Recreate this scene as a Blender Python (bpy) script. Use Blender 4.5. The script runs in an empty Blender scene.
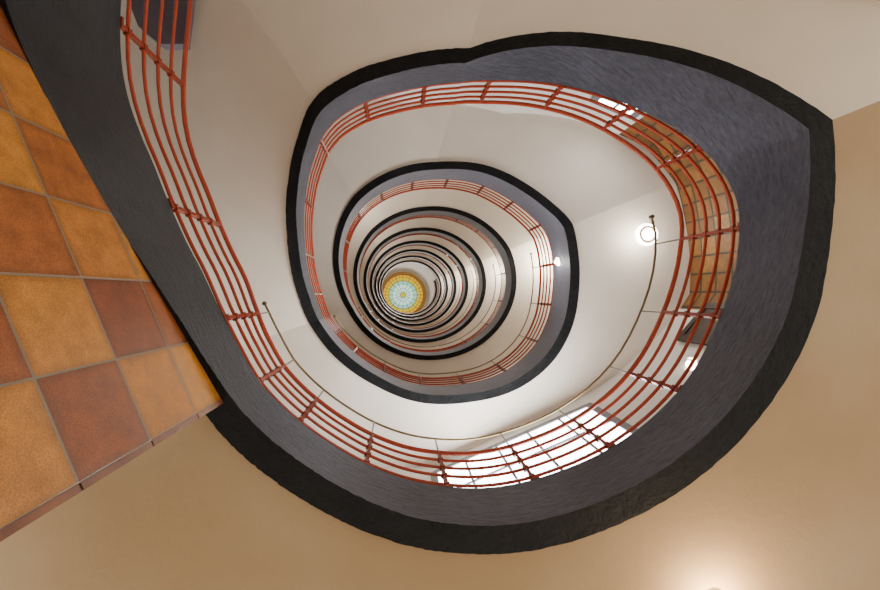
import bpy, bmesh, math, random
from mathutils import Vector, Matrix
random.seed(3)
C = bpy.context.scene.collection
H = 3.6; F = 391.0; VX = 399.0; VY = 294.0; ZC = 1.5
K = H / F
R_ = math.radians

def P(t, p, z):
    a = R_(t)
    return Vector((p*math.cos(a)*K, -p*math.sin(a)*K, ZC + z*H))
def PX(x, y, z):            # plan units, y down in the picture
    return Vector((x*K, y*K, ZC + z*H))

# ---------------------------------------------------------------- stair line
TAB = [(114,960,.58),(126,700,.60),(143.3,491,.64),(153.5,379,.665),(169.7,273,.715),(184,226,.75),(198,205,.775),(211.9,197,.80),
 (235.9,194,.81),(256.1,204,.82),(280.2,232,.82),(295.7,256,.825),(312.1,285,.83),(327.7,320,.84),
 (340.7,351,.85),(356.1,387,.86),(366.2,405,.87),(374.1,423,.88),(381.9,442,.885),(387.6,416,.92),
 (396.7,375,.975),(407.6,328,1.035),(417,296,1.085),(427.3,262,1.14),(434.1,240,1.17),(449.7,222,1.195),
 (463.5,210,1.215),(474,197,1.235),(483.1,172,1.285),(497.3,139,1.37),(515.8,109,1.49),(540,91,1.655),(558,89.5,1.775)]
T0 = 114
KINK = {381.9, 434.1}
def tang(i, side):
    t0, r0, _ = TAB[i]
    if TAB[i][0] in KINK or i == 0 or i == len(TAB)-1:
        j = i-1 if (side < 0 and i > 0) else min(i+1, len(TAB)-1)
        if i == len(TAB)-1: j = i-1
        if j == i: return 0
        return (TAB[j][1]-r0)/(TAB[j][0]-t0)
    return (TAB[i+1][1]-TAB[i-1][1])/(TAB[i+1][0]-TAB[i-1][0])
def herm(a, b, c, d, t):
    h = c[0]-b[0]; u = (t-b[0])/h
    m0 = (c[1]-a[1])/(c[0]-a[0])*h; m1 = (d[1]-b[1])/(d[0]-b[0])*h
    return (2*u**3-3*u*u+1)*b[1]+(u**3-2*u*u+u)*m0+(-2*u**3+3*u*u)*c[1]+(u**3-u*u)*m1
# rounder plan of the upper turns (outer edge of the black strip)
UP = [(0,335),(12,345),(23,353),(31,346),(41,337),(56,324),(73,302),(99,273),(122,248),(143,215),(165,182),(185,163),(205,157),(222,158),
      (240,163),(259,175),(280,200),(302,234),(324,285),(338,313),(350,328),(360,335)]
def sm(x):
    x = max(0, min(1, x)); return x*x*(3-2*x)
def ell(t):                 # elliptical plan of the highest turns
    c, s = math.cos(R_(t)), math.sin(R_(t)); cx, cy, A, B = 88.0, 45.0, 250.0, 232.0
    a = c*c/A**2+s*s/B**2; b = -2*(c*cx/A**2+s*cy/B**2); k = cx*cx/A**2+cy*cy/B**2-1
    return (-b+math.sqrt(b*b-4*a*k))/(2*a)
def upper(t):
    tt = t; t %= 360; n = len(UP)-1
    for i in range(n):
        if UP[i][0] <= t <= UP[i+1][0]: break
    def g(i):
        o = 0
        if i < 0: i += n; o = -360
        elif i > n: i -= n; o = 360
        return UP[i][0]+o, UP[i][1]
    w = sm((tt-740)/200)
    return herm(g(i-1), g(i), g(i+1), g(i+2), t)*(1-w)+ell(t)*w
def wup(t): return sm((t-490)/140)
def wb(t):
    if t < 500: return 18.5+6.5*land(t)
    return 18.5-.5*sm((t-500)/100)-3*sm((t-800)/180)
def pz(t):
    k = 0; tt = t
    while t > 558: t -= 360; k += 1
    t = max(t, TAB[0][0])
    for i in range(len(TAB)-1):
        if TAB[i][0] <= t <= TAB[i+1][0]: break
    t0, r0, z0 = TAB[i]; t1, r1, z1 = TAB[i+1]
    h = t1-t0; u = (t-t0)/h
    m0 = tang(i, 1)*h; m1 = tang(i+1, -1)*h
    r = (2*u**3-3*u*u+1)*r0+(u**3-2*u*u+u)*m0+(-2*u**3+3*u*u)*r1+(u**3-u*u)*m1
    z = z0+(z1-z0)*u
    w = wup(tt)
    return r*z*(1-w)+(upper(tt)-wb(tt))*w, z+k
def land(t):                # 1 on a landing, 0 on a flight
    if t < 198: return max(0, min(1, (t-165)/33))
    b = (t-198) % 360+198
    if b < 360: return 1.0 if b > 225 or t < 500 else .5+.5*(b-198)/27
    if b > 520: return .5*(b-520)/38
    return 1-sm((b-360)/50)
def hs(t):
    if t < 205:
        L = [(114,.32),(126,.31),(143,.285),(160,.255),(175,.21),(190,.175),(205,.16)]
        for (a, x), (b, y) in zip(L[:-1], L[1:]):
            if t <= b: return x+(y-x)*max(0, t-a)/(b-a)
    return (.115+.045*land(t))*(1-sm((t-600)/100))+(.195-.03*sm((t-800)/150))*sm((t-600)/100)
def zs_(t):                 # smoothed line for the top of the stringer
    if t < 150: return pz(t)[1]
    return sum(pz(t+d)[1] for d in (-12, -9, -6, -3, 0, 3, 6, 9, 12))/9
def ztop(t): return zs_(t)+hs(t)
RT = [(312.8,236),(326.5,265),(343,299),(355,320),(367,341),(376,350),(385.6,336),(397.4,303),(412.4,264),(429,228),(444,208),(460,196)]
def ptop(t):
    p = pz(t)[0]
    w = sm((t-330)/22)*(1-sm((t-425)/18))
    if w <= 0 or t > 444: return p
    for i in range(1, len(RT)-2):
        if RT[i][0] <= t <= RT[i+1][0]:
            return p*(1-w)+w*herm(RT[i-1], RT[i], RT[i+1], RT[i+2], t)*ztop(t)
    return p
def grid(a, b, st=3.0):
    ks = [x+360*k for x in (381.9, 434.1, 474) for k in range(0, 10)]
    n = int(math.ceil((b-a)/st))
    out = [a+(b-a)*i/n for i in range(n+1)]
    for x in ks:
        if a < x < b and min(abs(x-o) for o in out) > .05: out.append(x)
    return sorted(out)

RWT = [(21,565),(31,560),(45,500),(60,440),(90,420),(110,500),(125,640),(145,600),(165,480),(180,400),(200,350),(225,340),
       (250,325),(270,317),(282.6,320),(331,391),(345,455),(360,545),(381,565)]
def RW(t):
    t = (t-21) % 360+21
    if 282.6 <= t <= 331:
        ax, ay, bx, by = 70, 312, 342, 190
        c, s = math.cos(R_(t)), -math.sin(R_(t))
        dx, dy = bx-ax, by-ay
        return (ax*dy-ay*dx)/(c*dy-s*dx)
    for i in range(len(RWT)-1):
        if RWT[i][0] <= t <= RWT[i+1][0]:
            u = (t-RWT[i][0])/(RWT[i+1][0]-RWT[i][0])
            return RWT[i][1]+(RWT[i+1][1]-RWT[i][1])*u
    return 560

# ---------------------------------------------------------------- materials
def nodes(name):
    m = bpy.data.materials.new(name); m.use_nodes = True
    nt = m.node_tree; b = nt.nodes['Principled BSDF']
    return m, nt, b
def plaster(name, c1, c2, rough=.85, scale=1.2, bump=.1, bscale=30, stretch=None, dist=.03, streak=0, second=None, spec=.5):
    m, nt, b = nodes(name); N = nt.nodes; L = nt.links
    tc = N.new('ShaderNodeTexCoord')
    mp = N.new('ShaderNodeMapping')
    if stretch: mp.inputs['Scale'].default_value = stretch
    mp.inputs['Rotation'].default_value = (0.35, 0.25, 0) if stretch else (0, 0, 0)
    L.new(tc.outputs['Object'], mp.inputs['Vector'])
    n = N.new('ShaderNodeTexNoise'); n.inputs['Scale'].default_value = scale; n.inputs['Detail'].default_value = 6
    L.new(tc.outputs['Object'], n.inputs['Vector'])
    def ramp(a, c):
        cr = N.new('ShaderNodeValToRGB'); cr.color_ramp.elements[0].position = .35; cr.color_ramp.elements[1].position = .68
        cr.color_ramp.elements[0].color = (*a, 1); cr.color_ramp.elements[1].color = (*c, 1)
        L.new(n.outputs['Fac'], cr.inputs['Fac']); return cr.outputs[0]
    col = ramp(c1, c2)
    if second:                       # window sheen put into the colour: bluish where lit, charcoal where not
        at = N.new('ShaderNodeAttribute'); at.attribute_name = 'shade_mix'
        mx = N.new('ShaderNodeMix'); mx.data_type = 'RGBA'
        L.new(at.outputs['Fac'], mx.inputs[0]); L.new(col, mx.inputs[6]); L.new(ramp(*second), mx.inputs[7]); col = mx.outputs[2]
    n2 = N.new('ShaderNodeTexNoise'); n2.inputs['Scale'].default_value = bscale; n2.inputs['Detail'].default_value = 8
    n2.inputs['Roughness'].default_value = .68
    L.new(mp.outputs['Vector'], n2.inputs['Vector'])
    if streak:
        mr = N.new('ShaderNodeMapRange'); mr.inputs[1].default_value = .35; mr.inputs[2].default_value = .65
        mr.inputs[3].default_value = 1-streak; mr.inputs[4].default_value = 1+streak
        L.new(n2.outputs['Fac'], mr.inputs[0])
        mu = N.new('ShaderNodeMix'); mu.data_type = 'RGBA'; mu.blend_type = 'MULTIPLY'; mu.inputs[0].default_value = 1
        L.new(col, mu.inputs[6]); L.new(mr.outputs[0], mu.inputs[7]); col = mu.outputs[2]
    L.new(col, b.inputs['Base Color'])
    bp = N.new('ShaderNodeBump'); bp.inputs['Strength'].default_value = bump; bp.inputs['Distance'].default_value = dist
    L.new(n2.outputs['Fac'], bp.inputs['Height']); L.new(bp.outputs['Normal'], b.inputs['Normal'])
    b.inputs['Roughness'].default_value = rough; b.inputs['Specular IOR Level'].default_value = spec
    return m
def plain(name, c, rough=.4, metal=0, emit=None, es=0, spec=None):
    m, nt, b = nodes(name); N = nt.nodes; L = nt.links
    n = N.new('ShaderNodeTexNoise'); n.inputs['Scale'].default_value = 18
    tc = N.new('ShaderNodeTexCoord'); L.new(tc.outputs['Object'], n.inputs['Vector'])
    cr = N.new('ShaderNodeValToRGB')
    cr.color_ramp.elements[0].color = (*[x*.8 for x in c], 1); cr.color_ramp.elements[1].color = (*[min(1, x*1.15) for x in c], 1)
    L.new(n.outputs['Fac'], cr.inputs['Fac']); L.new(cr.outputs['Color'], b.inputs['Base Color'])
    b.inputs['Roughness'].default_value = rough; b.inputs['Metallic'].default_value = metal
    if spec is not None: b.inputs['Specular IOR Level'].default_value = spec
    if emit:
        b.inputs['Emission Color'].default_value = (*emit, 1); b.inputs['Emission Strength'].default_value = es
    return m
def tilemat(name, cols, special=False, grout=(.27, .215, .14), gw=.487, rough=.3, soft=.004):
    m, nt, b = nodes(name); N = nt.nodes; L = nt.links
    def math_(op, a, bb=None, c=None):
        x = N.new('ShaderNodeMath'); x.operation = op
        for i, v in enumerate((a, bb, c)):
            if v is None: continue
            if isinstance(v, (int, float)): x.inputs[i].default_value = v
            else: L.new(v, x.inputs[i])
        return x.outputs[0]
    uv = N.new('ShaderNodeUVMap'); uv.uv_map = 'UVMap'
    fl = N.new('ShaderNodeVectorMath'); fl.operation = 'FLOOR'; L.new(uv.outputs[0], fl.inputs[0])
    wn = N.new('ShaderNodeTexWhiteNoise'); wn.noise_dimensions = '3D'; L.new(fl.outputs[0], wn.inputs['Vector'])
    val = wn.outputs['Value']
    if special:
        sp = N.new('ShaderNodeSeparateXYZ'); L.new(fl.outputs[0], sp.inputs[0])
        odd = math_('COMPARE', sp.outputs[1], 20.0, .2)
        par = math_('MODULO', math_('ADD', math_('ADD', sp.outputs[0], odd), 100), 2.0)
        val = math_('SUBTRACT', 1.0, math_('ADD', math_('MULTIPLY', par, .38), math_('MULTIPLY', val, .6)))
    cr = N.new('ShaderNodeValToRGB'); cr.color_ramp.interpolation = 'LINEAR'
    e = cr.color_ramp.elements
    e[0].position = 0; e[0].color = (*cols[0], 1)
    e[1].position = .34; e[1].color = (*cols[1], 1)
    x = e.new(.62); x.color = (*cols[2], 1)
    x = e.new(1); x.color = (*cols[3], 1)
    L.new(val, cr.inputs['Fac'])
    n = N.new('ShaderNodeTexNoise'); n.inputs['Scale'].default_value = 2.4; n.inputs['Detail'].default_value = 12; n.inputs['Roughness'].default_value = .75
    L.new(uv.outputs[0], n.inputs['Vector'])
    mr = N.new('ShaderNodeMapRange'); mr.inputs[1].default_value = .34; mr.inputs[2].default_value = .66; mr.inputs[3].default_value = .58; mr.inputs[4].default_value = 1.15
    L.new(n.outputs['Fac'], mr.inputs[0])
    n3 = N.new('ShaderNodeTexNoise'); n3.inputs['Scale'].default_value = 60.0; n3.inputs['Detail'].default_value = 8
    L.new(uv.outputs[0], n3.inputs['Vector'])
    mr3 = N.new('ShaderNodeMapRange'); mr3.inputs[1].default_value = .34; mr3.inputs[2].default_value = .62; mr3.inputs[3].default_value = .64; mr3.inputs[4].default_value = 1.1
    L.new(n3.outputs['Fac'], mr3.inputs[0])
    fr = N.new('ShaderNodeVectorMath'); fr.operation = 'FRACTION'; L.new(uv.outputs[0], fr.inputs[0])
    sb = N.new('ShaderNodeVectorMath'); sb.operation = 'SUBTRACT'; sb.inputs[1].default_value = (.5, .5, .5); L.new(fr.outputs[0], sb.inputs[0])
    ab = N.new('ShaderNodeVectorMath'); ab.operation = 'ABSOLUTE'; L.new(sb.outputs[0], ab.inputs[0])
    sx = N.new('ShaderNodeSeparateXYZ'); L.new(ab.outputs[0], sx.inputs[0])
    mx = math_('MAXIMUM', sx.outputs[0], sx.outputs[1])
    ed = N.new('ShaderNodeMapRange'); ed.inputs[1].default_value = .40; ed.inputs[2].default_value = .49; ed.inputs[3].default_value = 1.0; ed.inputs[4].default_value = .68
    L.new(math_('MULTIPLY_ADD', n.outputs['Fac'], .06, math_('SUBTRACT', mx, .03)), ed.inputs[0])
    tot = math_('MULTIPLY', math_('MULTIPLY', mr.outputs[0], mr3.outputs[0]), ed.outputs[0])
    mu = N.new('ShaderNodeMix'); mu.data_type = 'RGBA'; mu.blend_type = 'MULTIPLY'; mu.inputs[0].default_value = 1
    L.new(cr.outputs[0], mu.inputs[6]); L.new(tot, mu.inputs[7])
    mxx = math_('MULTIPLY_ADD', n3.outputs['Fac'], .008, mx)
    gr = N.new('ShaderNodeMapRange'); gr.inputs[1].default_value = gw; gr.inputs[2].default_value = gw+soft
    L.new(mxx, gr.inputs[0])
    mg = N.new('ShaderNodeMix'); mg.data_type = 'RGBA'
    L.new(gr.outputs[0], mg.inputs[0]); L.new(mu.outputs[2], mg.inputs[6]); mg.inputs[7].default_value = (*grout, 1)
    L.new(mg.outputs[2], b.inputs['Base Color'])
    ad = math_('MULTIPLY_ADD', gr.outputs[0], -2.0, tot)
    bp = N.new('ShaderNodeBump'); bp.inputs['Strength'].default_value = .28; bp.inputs['Distance'].default_value = .01
    L.new(ad, bp.inputs['Height']); L.new(bp.outputs[0], b.inputs['Normal'])
    b.inputs['Roughness'].default_value = rough
    return m

M = {}
M['cream'] = plaster('cream_plaster', (.72, .64, .53), (.84, .76, .65), scale=.5)
M['wallp'] = plaster('white_wall_plaster', (.74, .70, .64), (.82, .79, .73))
M['ochre'] = plaster('warm_lit_plaster', (.39, .265, .14), (.53, .425, .285), scale=.3, bump=.15, bscale=9)  # warm lamplight on the lobby ceiling put into the plaster colour
CH = ((.012, .012, .0135), (.038, .038, .041))  # stringer tone away from the painted window sheen
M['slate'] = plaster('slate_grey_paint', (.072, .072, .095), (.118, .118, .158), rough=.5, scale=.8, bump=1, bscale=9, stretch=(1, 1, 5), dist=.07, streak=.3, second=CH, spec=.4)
M['slate_lifted'] = plaster('slate_grey_paint_brightened', (.105, .105, .135), (.15, .15, .19), rough=.5, scale=.8, bump=.5, bscale=7, stretch=(1, 1, 4), dist=.03, streak=.1)  # same slate, brightened in colour to offset the dim upper turns
M['black'] = plaster('black_paint', (.0035, .0035, .004), (.008, .008, .0085), rough=.75, scale=3, bump=1, bscale=13, dist=.05, spec=.22, streak=.3)
M['red'] = plain('red_lacquered_steel', (.385, .047, .016), .19)
M['redd'] = plain('dark_red_steel', (.21, .025, .010), .25)
M['brass'] = plain('aged_brass', (.22, .16, .075), .35, .7)
M['steel'] = plain('dull_steel', (.2, .17, .12), .35, .7)
M['tile'] = tilemat('terracotta_tile', [(.20, .048, .012), (.30, .08, .013), (.42, .142, .016), (.52, .205, .022)], True, (.17, .13, .08), .490, .27)
M['tileb'] = tilemat('brown_wall_tile', [(.17, .068, .014), (.26, .115, .021), (.21, .085, .015), (.32, .145, .026)], False, (.03, .021, .012), .445, .5, .02)
M['trim'] = plaster('terracotta_trim', (.12, .038, .016), (.20, .07, .025), rough=.4, scale=6)
M['wood'] = plaster('dark_brown_wood', (.018, .011, .007), (.04, .022, .012), rough=.5, scale=5)
M['violet'] = plaster('dark_opening_tone', (.095, .083, .108), (.15, .135, .165), rough=.7, scale=2)
M['floor'] = plaster('stone_floor', (.48, .40, .30), (.58, .50, .39), rough=.5)
M['frame'] = plain('grey_window_frame', (.16, .16, .17), .4)
M['glassw'] = plain('daylit_window_glass', (.9, .93, 1), .1, 0, (.95, .98, 1), 14)
M['lampg'] = plain('lit_opal_glass', (1, .95, .85), .3, 0, (1, .93, .80), 16)
M['lead'] = plain('lead_came', (.015, .014, .01), .6)
M['goldf'] = plain('golden_frame', (.20, .10, .015), .45)
def glow(n, c, s): return plain(n, (.01, .01, .01), .6, 0, c, s, 0)
M['g1'] = glow('pale_green_glass', (.66, .98, .80), 1.4)
M['g2'] = glow('mint_glass', (.40, .82, .58), 1.1)
M['g3'] = glow('yellow_glass', (.90, .62, .01), 1.05)
M['g4'] = glow('golden_glass', (1.0, .48, .0), 1.0)
M['g5'] = glow('deep_orange_glass', (.50, .16, .0), .6)

# ---------------------------------------------------------------- object helpers
def mk(name, verts, faces, mats, parent=None, mi=None, smooth=False, uvs=None, shade_mix=None):
    me = bpy.data.meshes.new(name)
    me.from_pydata([tuple(v) for v in verts], [], faces)
    for m in (mats if isinstance(mats, list) else [mats]): me.materials.append(m)
    if mi:
        for i, pl in enumerate(me.polygons): pl.material_index = mi[i]
    if smooth:
        for pl in me.polygons: pl.use_smooth = True
        try: me.set_sharp_from_angle(angle=R_(40))
        except Exception: pass
    if uvs:
        ul = me.uv_layers.new(name='UVMap')
        for pl in me.polygons:
            for li, vi in zip(pl.loop_indices, pl.vertices): ul.data[li].uv = uvs[vi]
    if shade_mix:
        at = me.attributes.new('shade_mix', 'FLOAT', 'POINT')
        at.data.foreach_set('value', shade_mix)
    me.update()
    o = bpy.data.objects.new(name, me); C.objects.link(o)
    if parent:
        o.parent = parent; o.matrix_parent_inverse = Matrix.Translation(-parent.location)
    return o
def empty(name, loc, label=None, cat=None, group=None, kind=None):
    o = bpy.data.objects.new(name, None); C.objects.link(o); o.location = loc; o.empty_display_size = .2
    if label: o['label'] = label
    if cat: o['category'] = cat
    if group: o['group'] = group
    if kind: o['kind'] = kind
    return o
def struct(o, label=None, cat=None):
    o['kind'] = 'structure'
    if label: o['label'] = label
    if cat: o['category'] = cat
    return o
def tube(pts, rad, n=8, base=0):
    V = []; Fc = []
    for i, p in enumerate(pts):
        a = pts[max(0, i-1)]; b = pts[min(len(pts)-1, i+1)]
        rr = rad[i] if isinstance(rad, list) else rad
        tg = (b-a).normalized()
        up = Vector((0, 0, 1)) if abs(tg.z) < .95 else Vector((1, 0, 0))
        s = tg.cross(up).normalized(); u = s.cross(tg)
        for j in range(n):
            an = 2*math.pi*j/n
            V.append(p+s*math.cos(an)*rr+u*math.sin(an)*rr)
    for i in range(len(pts)-1):
        for j in range(n):
            q = (j+1) % n
            Fc.append((base+i*n+j, base+i*n+q, base+(i+1)*n+q, base+(i+1)*n+j))
    Fc.append(tuple(base+j for j in range(n))[::-1]); L = base+(len(pts)-1)*n
    Fc.append(tuple(L+j for j in range(n)))
    return V, Fc
def boxes(lst):
    V = []; Fc = []
    for c, ax, ay, az in lst:       # centre and half axes
        b = len(V)
        for sx, sy, sz in ((-1,-1,-1),(1,-1,-1),(1,1,-1),(-1,1,-1),(-1,-1,1),(1,-1,1),(1,1,1),(-1,1,1)):
            V.append(c+ax*sx+ay*sy+az*sz)
        for f in ((0,3,2,1),(4,5,6,7),(0,1,5,4),(1,2,6,5),(2,3,7,6),(3,0,4,7)):
            Fc.append(tuple(b+i for i in f))
    return V, Fc
def merge(parts):
    V = []; Fc = []
    for v, f in parts:
        b = len(V); V += v; Fc += [tuple(b+i for i in q) for q in f]
    return V, Fc
def lathe(prof, c, n=32, axis=Vector((0, 0, 1))):
    ax = axis.normalized(); s = ax.orthogonal().normalized(); u = ax.cross(s)
    V = []; Fc = []
    for r, h in prof:
        for j in range(n):
            a = 2*math.pi*j/n
            V.append(c+s*math.cos(a)*r+u*math.sin(a)*r+ax*h)
    for i in range(len(prof)-1):
        for j in range(n):
            q = (j+1) % n
            Fc.append((i*n+j, i*n+q, (i+1)*n+q, (i+1)*n+j))
    return V, Fc

# ---------------------------------------------------------------- stairs, one storey at a time
ORD = ['lowest and largest', 'second', 'third', 'fourth', 'fifth', 'sixth', 'seventh', 'eighth', 'topmost']
TOP = 8
POSTS = [122,136,159,188,212,232,259,284,306,324,341,356,371,386,399,412,427,443,460,477,495,517,540]
RO = [.03, .08, .13, .18, .235]
def ro(t, o):
    f = .68+.32*land(t)
    if t < 200: f = max(f, 1+.2*sm((200-t)/30))
    w = sm((t-480)/120)
    return hs(t)+o*(f*(1-w)+.96*w)*(1-.3*sm((t-860)/80))
def rthin(t): return (1.08 if t < 200 else 1)-.3*sm((t-450)/40)+.22*sm((t-560)/60)-.3*sm((t-860)/80)
for k in range(TOP+1):
    a = T0 if k == 0 else 198+360*k
    b = 558+360*k if k < TOP else 198+360*k+183
    g = grid(a, b)
    p0, z0 = pz(a+1)
    if k == 0: lab = 'lowest and largest turn of the dark edged plaster spiral stair, beside the orange tiled wall'
    elif k == TOP: lab = 'topmost dark edged landing of the spiral stair, right under the stained glass skylight'
    else: lab = '%s turn up of the dark edged plaster spiral stair, counted from the lowest' % ORD[k]
    st = empty('spiral_stair', P(a, p0, z0), lab, 'staircase', 'turns of the spiral stair')
    # stringer
    V = []; Fc = []; mi = []; ct = []
    gs = grid(a, b, 1.0) if k == 0 else grid(a, b, 2.0)
    for i_, t in enumerate(gs):
        p, z = pz(t); q = ptop(t); w_ = wb(t); zt = ztop(t)
        j1 = random.uniform(-.3, .3) if k == 0 else 0; j2 = random.uniform(-.4, .4) if k == 0 else 0
        if i_ in (0, len(gs)-1): j1 = j2 = 0
        V += [P(t, p+j1, z), P(t, q, zt), P(t, q+w_, zt), P(t, p+w_+j2, z)]
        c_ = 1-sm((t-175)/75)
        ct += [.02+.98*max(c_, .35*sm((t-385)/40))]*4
    for i in range(len(gs)-1):
        q = i*4; w = q+4
        for j, m in ((0, 0), (1, 0), (2, 0), (3, 1)):
            j2 = (j+1) % 4
            Fc.append((q+j, q+j2, w+j2, w+j)); mi.append(m)
    Fc.append((0, 3, 2, 1)); mi.append(0); q = (len(gs)-1)*4; Fc.append((q, q+1, q+2, q+3)); mi.append(0)
    o = mk('stringer', V, Fc, [M['slate'] if k == 0 else M['slate_lifted'], M['black']], st, mi, True, None, ct); o['label'] = 'slate grey inner face with a black underside'
    # soffit, creased where the slope changes
    V = []; Fc = []
    lo = [t for t in g if k > 0 or t >= 381.9]
    runs = [[]]
    for t in lo:
        runs[-1].append(t)
        if any(abs((t-x) % 360) < .02 or abs((t-x) % 360-360) < .02 for x in (381.9, 434.1, 474)) and len(runs[-1]) > 1: runs.append([t])
    for run in runs:
        b0 = len(V)
        for t in run:
            p, z = pz(t)
            b_ = (t-198) % 360+198
            d = 10*max(0, 1-abs(b_-474)/40)
            pi = p+wb(t)-2; po = RW(t+d)
            for j in range(6):
                u = j/5
                V.append(P(t+d*u, pi+(po-pi)*u, z+.012))
        for i in range(len(run)-1):
            for j in range(5): Fc.append((b0+i*6+j, b0+i*6+j+1, b0+(i+1)*6+j+1, b0+(i+1)*6+j))
    o = mk('soffit', V, Fc, M['cream'], st, None, True); o['label'] = 'cream plaster underside'
    # steps and landing on top
    V = []; Fc = []
    edges = []
    if k == 0: edges += [126+9*i for i in range(8)]
    edges += [198+360*k]
    edges += [198+360*k+x for x in (20, 40, 60, 80, 100, 120, 140, 160, 183.9)]
    if k < TOP: edges += [198+360*k+183.9+8.8*i for i in range(1, 20)]+[558+360*k]
    prev = None
    for e0, e1 in zip(edges[:-1], edges[1:]):
        z = pz(e1)[1]+.04
        bq = len(V)
        for t in (e0, e1):
            p = pz(t)[0]
            V += [P(t, p+wb(t), z), P(t, max(RW(t), p+wb(t)+40), z)]
        Fc.append((bq, bq+1, bq+3, bq+2))
        if prev is not None: Fc.append((prev+2, prev+3, bq+1, bq))
        prev = bq
    mk('steps', V, Fc, M['trim'], st)
    # ------------------------------------------------ railing
    if k == 0: lab = 'lowest and largest turn of the red steel railing, nearest the orange tiled wall'
    elif k == TOP: lab = 'topmost short red railing around the landing under the skylight'
    else: lab = '%s turn up of the red steel railing, counted from the lowest' % ORD[k]
    rl = empty('stair_railing', P(a, p0, z0+hs(a)), lab, 'railing', 'turns of the red railing')
    for ri, of in enumerate(RO):
        pts = []; rads = []
        last = ri == len(RO)-1
        for t in grid(a, b, 2.5 if k < 3 else 5.0):
            pts.append(P(t, ptop(t)+4, zs_(t)+ro(t, of)))
            rads.append((.0245 if last else .016)*rthin(t))
        V, Fc = tube(pts, rads, 8 if k < 3 else 6)
        mk('top_rail' if last else 'rail', V, Fc, M['red'], rl, None, True)
    for tp in POSTS:
        t = tp+360*k
        if t < a+2 or t > b: continue
        z = zs_(t); thin = rthin(t)
        q0 = P(t-1, ptop(t-1), 0); q1 = P(t+1, ptop(t+1), 0)
        tg = (q1-q0); tg.z = 0; tg.normalize()
        nr = Vector((tg.y, -tg.x, 0)); upv = Vector((0, 0, 1))
        zb = ZC+(z+hs(t))*H; zt = ZC+(z+ro(t, RO[-1]))*H
        base = P(t, ptop(t)+4, z)
        c = Vector((base.x, base.y, (zb+zt)/2))
        L = [(c, tg*.017*thin, nr*.02, upv*((zt-zb)/2))]
        for of in RO[:-1]:
            L.append((Vector((base.x, base.y, ZC+(z+ro(t, of))*H)), tg*.028*thin, nr*.025*thin, upv*.021*thin))
        L.append((Vector((base.x, base.y, zb+.012)), tg*.045*thin, nr*.038*thin, upv*.012))
        V, Fc = boxes(L)
        mk('post', V, Fc, M['redd'], rl)
        if 184+360*k <= t <= 378+360*k:
            top = Vector((base.x, base.y, ZC+(z+hs(t)+.345)*H))
            V, Fc = tube([Vector((base.x, base.y, zt)), top], .009, 6)
            o = mk('handrail_bracket', V, Fc, M['steel'], rl, None, True); o['label'] = 'thin steel bracket'
    if k < TOP:
        b0 = 184+360*k if k == 0 else 199+360*k
        pts = [P(t, ptop(t)+4, zs_(t)+hs(t)+.35) for t in grid(b0, 377+360*k, 4)]
        V, Fc = tube(pts, .0135, 8)
        parts = [(V, Fc)]
        for e in (pts[0], pts[-1]):
            parts.append(lathe([(0, -.025), (.024, -.025), (.028, 0), (.024, .025), (0, .025)], e, 10))
        V, Fc = merge(parts)
        o = mk('handrail', V, Fc, M['brass'], rl, None, True); o['label'] = 'slim dark brass handrail above the red rails'

# ---------------------------------------------------------------- setting
V = []; Fc = []; g = [t for t in grid(200, 381.9)]
for t in g:
    p, z = pz(t)
    for j in range(9):
        u = j/8; V.append(P(t, p+wb(t)-2+(640-p-wb(t))*u, z+.012))
for i in range(len(g)-1):
    for j in range(8): Fc.append((i*9+j, i*9+j+1, (i+1)*9+j+1, (i+1)*9+j))
struct(mk('ceiling', V, Fc, M['ochre'], None, None, True))
V, Fc = boxes([(Vector((0, 0, -.1)), Vector((9, 0, 0)), Vector((0, 9, 0)), Vector((0, 0, .1)))])
struct(mk('floor', V, Fc, M['floor']))
ZTOP = 9.6
TS = .30
def wall(name, a, b, zlist, matf, mats):
    n_ = max(1, int((b-a)/3)); g = [a+(b-a)*i/n_ for i in range(n_+1)]
    V = []; Fc = []; mi = []; uv = []
    arc = 0; prev = None
    for t in g:
        q = P(t, RW(t), 0)
        if prev is not None: arc += (q-prev).length
        prev = q
        for z in zlist:
            V.append(P(t, RW(t), z)); uv.append((arc/TS, (z*H)/TS+.3))
    n = len(zlist)
    for i in range(len(g)-1):
        for j in range(n-1):
            Fc.append((i*n+j, i*n+j+1, (i+1)*n+j+1, (i+1)*n+j)); mi.append(matf((g[i]+g[i+1])/2, j))
    return struct(mk(name, V, Fc, mats, None, mi, True, uv))
ZF = -ZC/H
wall('wall_right', 345, 396, [.905, 2.02, ZTOP], lambda t, j: 0 if (j == 0 and t > 358) else 1, [M['tileb'], M['wallp']])
wall('wall_back', 396, 471, [ZF, ZTOP], lambda t, j: 0, [M['wallp']])
wall('wall_left', 471, 561, [ZF, ZTOP], lambda t, j: 0, [M['wallp']])
wall('wall_front', 201, 345, [.90, ZTOP], lambda t, j: 0, [M['wallp']])
V, Fc = lathe([(0.001, 0), (6.6, 0)], Vector((0, 0, ZC+ZTOP*H)), 48)
struct(mk('ceiling', V, Fc, M['wallp']))
# added flat panel, the dark of an opening put into its colour
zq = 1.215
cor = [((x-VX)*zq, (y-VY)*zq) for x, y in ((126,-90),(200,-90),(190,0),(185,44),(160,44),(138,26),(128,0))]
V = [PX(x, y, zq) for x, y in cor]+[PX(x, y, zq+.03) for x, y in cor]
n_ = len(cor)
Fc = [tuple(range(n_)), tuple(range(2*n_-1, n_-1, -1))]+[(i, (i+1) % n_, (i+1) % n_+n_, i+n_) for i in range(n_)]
struct(mk('opening_panel', V, Fc, M['violet']))

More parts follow.
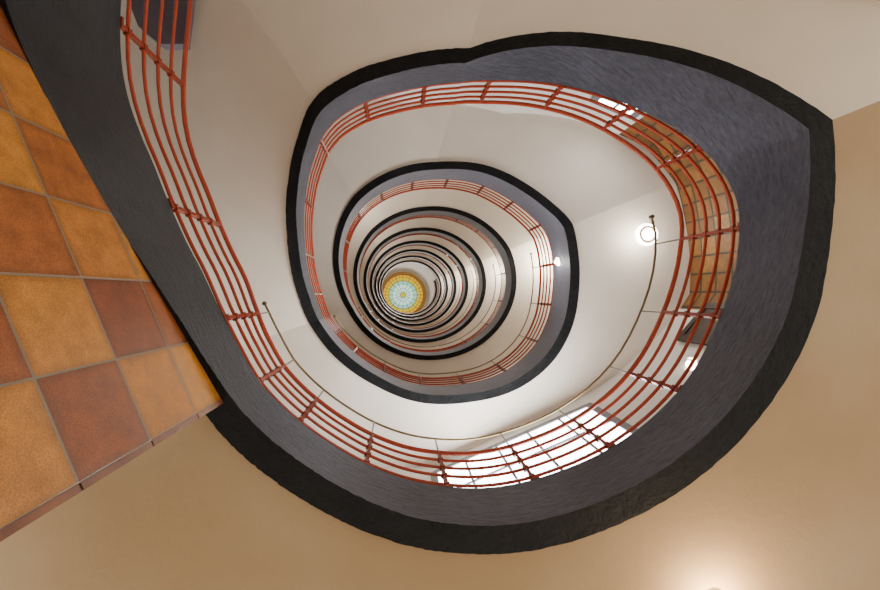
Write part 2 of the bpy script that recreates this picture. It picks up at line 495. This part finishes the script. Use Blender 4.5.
# tiled lobby wall at the left, under the lowest flight
px0, py0 = -138.8, 82.8; dx, dy = -.39, -.92
nb = Vector((-.92, .39, 0)).normalized()     # away from the well
SP = 50.8
V = []; Fc = []; uv = []
ss = [i*3.0 for i in range(0, 132)]
for s in ss:
    x, y = px0+dx*s, py0+dy*s
    t = math.degrees(math.atan2(-y, x)) % 360
    zt = pz(max(t, 126))[1]+.004 if t > 126 else .6
    for zz in (ZF, zt):
        q = PX(x, y, zz)+nb*.03
        V.append(q); uv.append((s/SP, (zz-.443)/.1285+20))
        V.append(q+nb*.14); uv.append((s/SP, (zz-.443)/.1285+20))
for i in range(len(ss)-1):
    a = i*4; b = a+4
    Fc += [(a, a+2, b+2, b), (a+1, b+1, b+3, a+3), (a+2, a+3, b+3, b+2)]
Fc += [(0, 1, 3, 2)]
struct(mk('wall_left', V, Fc, M['tile'], None, None, False, uv))
q = PX(px0, py0, 0); along = Vector((-dx, -dy, 0)).normalized()
zt = pz(211)[1]; zb = ZC+ZF*H; ztt = ZC+zt*H
lst = []; ph = .1285*H; zj = ZC+.443*H-8*ph
while zj < ztt:
    z0_ = max(zj+.006, zb); z1_ = min(zj+ph-.006, ztt)
    if z1_ > z0_+.01: lst.append((Vector((q.x, q.y, (z0_+z1_)/2))+nb*.098+along*.016, along*.016, nb*.072, Vector((0, 0, (z1_-z0_)/2))))
    zj += ph
V, Fc = boxes(lst)
struct(mk('trim_1', V, Fc, M['trim']))

def window(name, A, B, z0, z1, nm, nt_, bar=.018, pm='glassw', fm='frame', pn='pane', fn='window_frame'):
    d = (B-A); d.z = 0; L = d.length; d.normalize()
    n = Vector((-d.y, d.x, 0))
    mid = (A+B)/2
    if n.dot(Vector((0, 0, 0))-Vector((mid.x, mid.y, 0))) < 0: n = -n
    up = Vector((0, 0, 1)); zm = ZC+(z0+z1)/2*H; hh = (z1-z0)/2*H
    w = empty(name, Vector((mid.x, mid.y, ZC+z0*H)), None, None, None, 'structure')
    c = Vector((mid.x, mid.y, zm))+n*.03
    V, Fc = boxes([(c, d*(L/2), n*.006, up*hh)])
    mk(pn, V, Fc, M[pm], w)
    lst = []
    for i in range(nm+1):
        wd = .055 if i in (0, nm) else bar
        lst.append((c-d*(L/2)+d*(L*i/nm), d*wd, n*.025, up*(hh+.035)))
    for j in range(nt_+1):
        wd = .045 if j in (0, nt_) else bar
        lst.append((c-up*hh+up*(2*hh*j/nt_), d*(L/2), n*.023, up*wd))
    V, Fc = boxes(lst)
    mk(fn, V, Fc, M[fm], w)
    return c, n, d, L, hh
c1, n1, d1, L1, h1 = window('window_1', PX(62, 314, 0), PX(330, 196, 0), 1.12, 1.73, 5, 3)
c2, n2, d2, L2, h2 = window('window_2', P(37.5, RW(37.5)-3, 0), P(45, RW(45)-3, 0), 1.45, 1.80, 2, 2)
window('door_1', P(351, RW(351)-4, 0), P(357.5, RW(357.5)-4, 0), .96, 1.70, 1, 1, .02, 'wood', 'wood', 'door_leaf', 'door_frame')

# ---------------------------------------------------------------- lamps
def light(name, kind, loc, e, col, size=.1, rot=None):
    l = bpy.data.lights.new(name, kind); l.energy = e; l.color = col
    if kind == 'POINT': l.shadow_soft_size = size
    o = bpy.data.objects.new(name, l); C.objects.link(o); o.location = loc
    if rot: o.rotation_euler = rot
    return o
def lamp(loc, axis, label, rad=.15):
    e = empty('ceiling_lamp' if abs(axis.z) > .5 else 'wall_lamp', loc, label, 'lamp')
    V, Fc = lathe([(0, 0), (rad*.9, 0), (rad*.9, .03), (0, .03)], loc, 28, axis)
    mk('lamp_base', V, Fc, M['steel'], e, None, True)
    V, Fc = lathe([(rad*1.02, .02), (rad*.98, .045), (rad*.76, .06), (rad*.68, .04), (rad*.6, .06), (rad*.4, .08), (.001, .09)], loc, 28, axis)
    mk('glass_shade', V, Fc, M['lampg'], e, None, True)
    s_ = axis.orthogonal().normalized()
    pts = [loc+axis*.062+(s_*math.cos(x*math.pi/16)+axis.cross(s_)*math.sin(x*math.pi/16))*rad*.68 for x in range(33)]
    V, Fc = tube(pts, rad*.1, 6)
    mk('trim_ring', V, Fc, M['brass'], e, None, True)
dn = Vector((0, 0, -1))
for k in range(1, 9):
    t = 13.5+360*(k+1) if k < 8 else 300+360*8; z = pz(t)[1]+.012
    pos = P(t, 480, z)
    if k == 1: lamp(pos, dn, 'lit round ceiling lamp near the wall handrail end, over the lowest landing', .19)
    pl = P(t, 455 if k == 1 else 430, z)
    light('point_light', 'POINT', pl+dn*(.3 if k == 1 else .5), 26 if k == 1 else 135, (1, .93, .81), .12)  # upper storeys keep the light without a lamp body
    if 1 < k < 8:
        t = 120+360*(k+1)
        light('point_light', 'POINT', P(t, 360, pz(t)[1]-.3), 85, (1, .93, .81), .3)  # added fill over the flight, no lamp hangs here
# small lamp on the grey face of the second turn
t = 11.5+720; ax = Vector((-math.cos(R_(t)), math.sin(R_(t)), 0)); pp, zz = pz(t)
pl = P(t, pp, zz+hs(t)*.62); lamp(pl, ax, 'small bright lamp on the grey face of the second turn, right of centre', .075)
light('point_light', 'POINT', pl+ax*.25, 8, (1, .96, .9), .05)
tl = 315.8; z = pz(tl)[1]+.012
pos = P(tl, 371.5, z); lamp(pos, dn, 'lit round lamp on the ochre ceiling at the bottom edge of the photo', .08)
light('point_light', 'POINT', pos+dn*.2, 52, (1, .70, .40), .04)
tl = 346.4; ax = Vector((-math.cos(R_(tl)), math.sin(R_(tl)), 0)); pw = P(tl, RW(tl)-1, 1.53)
lamp(pw, ax, 'small lit wall lamp seen just inside the grey stringer, right of the bright window', .1)
def arealight(c, n, d, L, h, e):
    l = bpy.data.lights.new('window_daylight', 'AREA'); l.shape = 'RECTANGLE'; l.size = L*.9; l.size_y = h*1.8; l.energy = e; l.color = (.95, .97, 1)
    o = bpy.data.objects.new('window_daylight', l); C.objects.link(o); o.location = c+n*.06
    o.rotation_euler = n.to_track_quat('-Z', 'Z').to_euler()
arealight(c1, n1, d1, L1, h1, 120)

# ---------------------------------------------------------------- skylight
zs = 9.5
sc = PX(38, 9, zs); Rs = 22*zs*K
sk = empty('stained_glass_skylight', sc, 'round stained glass skylight with golden rim and pale green centre at the top', 'skylight')
def ring(r0, r1, n, mats, dz0, dz1, name):
    V = []; Fc = []; mi = []
    sub = 3
    for i in range(n*sub):
        for r, dz in ((r0, dz0), (r1, dz1)):
            a = 2*math.pi*i/(n*sub); V.append(sc+Vector((r*math.cos(a), r*math.sin(a), dz)))
    m = n*sub
    for i in range(m):
        j = (i+1) % m
        Fc.append((2*i, 2*i+1, 2*j+1, 2*j)); mi.append((i//sub) % len(mats))
    mk(name, V, Fc, mats, sk, mi)
ring(.001, Rs*.12, 16, [M['g3']], .3, .28, 'centre_glass')
ring(Rs*.12, Rs*.48, 16, [M['g1']], .28, .2, 'pale_glass')
ring(Rs*.48, Rs*.64, 16, [M['g2']], .2, .14, 'mint_glass')
ring(Rs*.64, Rs*.79, 32, [M['g3']], .14, .095, 'yellow_glass')
ring(Rs*.79, Rs*.92, 32, [M['g4']], .095, .05, 'golden_glass')
ring(Rs*.92, Rs*.97, 32, [M['g5']], .05, .02, 'rim_glass')
parts = []
for rr, dz in ((.12, .27), (.30, .235), (.48, .19), (.64, .13), (.79, .085), (.92, .04)):
    parts.append(tube([sc+Vector((Rs*rr*math.cos(2*math.pi*i/48), Rs*rr*math.sin(2*math.pi*i/48), dz)) for i in range(49)], .014 if rr not in (.64, .92) else .026, 5))
for i in range(16):
    a = 2*math.pi*i/16; u = Vector((math.cos(a), math.sin(a), 0))
    parts.append(tube([sc+u*Rs*.1+Vector((0, 0, .28)), sc+u*Rs*.48+Vector((0, 0, .19)), sc+u*Rs*.92+Vector((0, 0, .04))], .024, 5))
for i in range(16):
    a = 2*math.pi*(i+.5)/16; u = Vector((math.cos(a), math.sin(a), 0))
    parts.append(tube([sc+u*Rs*.64+Vector((0, 0, .13)), sc+u*Rs*.92+Vector((0, 0, .04))], .014, 5))
V, Fc = merge(parts); mk('lead_came', V, Fc, M['lead'], sk)
V, Fc = lathe([(Rs*.95, .0), (Rs*.95, -.06), (Rs*1.06, -.06), (Rs*1.06, .3)], sc, 64)
mk('frame', V, Fc, M['goldf'], sk, None, True)
light('skylight_daylight', 'POINT', sc+dn*2.2, 420, (1, .97, .9), .6)

# ---------------------------------------------------------------- world and camera
w = bpy.data.worlds.new('World'); bpy.context.scene.world = w; w.use_nodes = True
bg = w.node_tree.nodes['Background']; bg.inputs[0].default_value = (1, .94, .86, 1); bg.inputs[1].default_value = 2.2
cam = bpy.data.cameras.new('Camera'); co = bpy.data.objects.new('Camera', cam); C.objects.link(co)
co.location = (0, 0, ZC); co.rotation_euler = (math.pi, 0, 0)
cam.sensor_width = 36; cam.lens = 36*F/880; cam.clip_start = .05
cam.shift_x = (440-VX)/880; cam.shift_y = (VY-295)/880
bpy.context.scene.camera = co
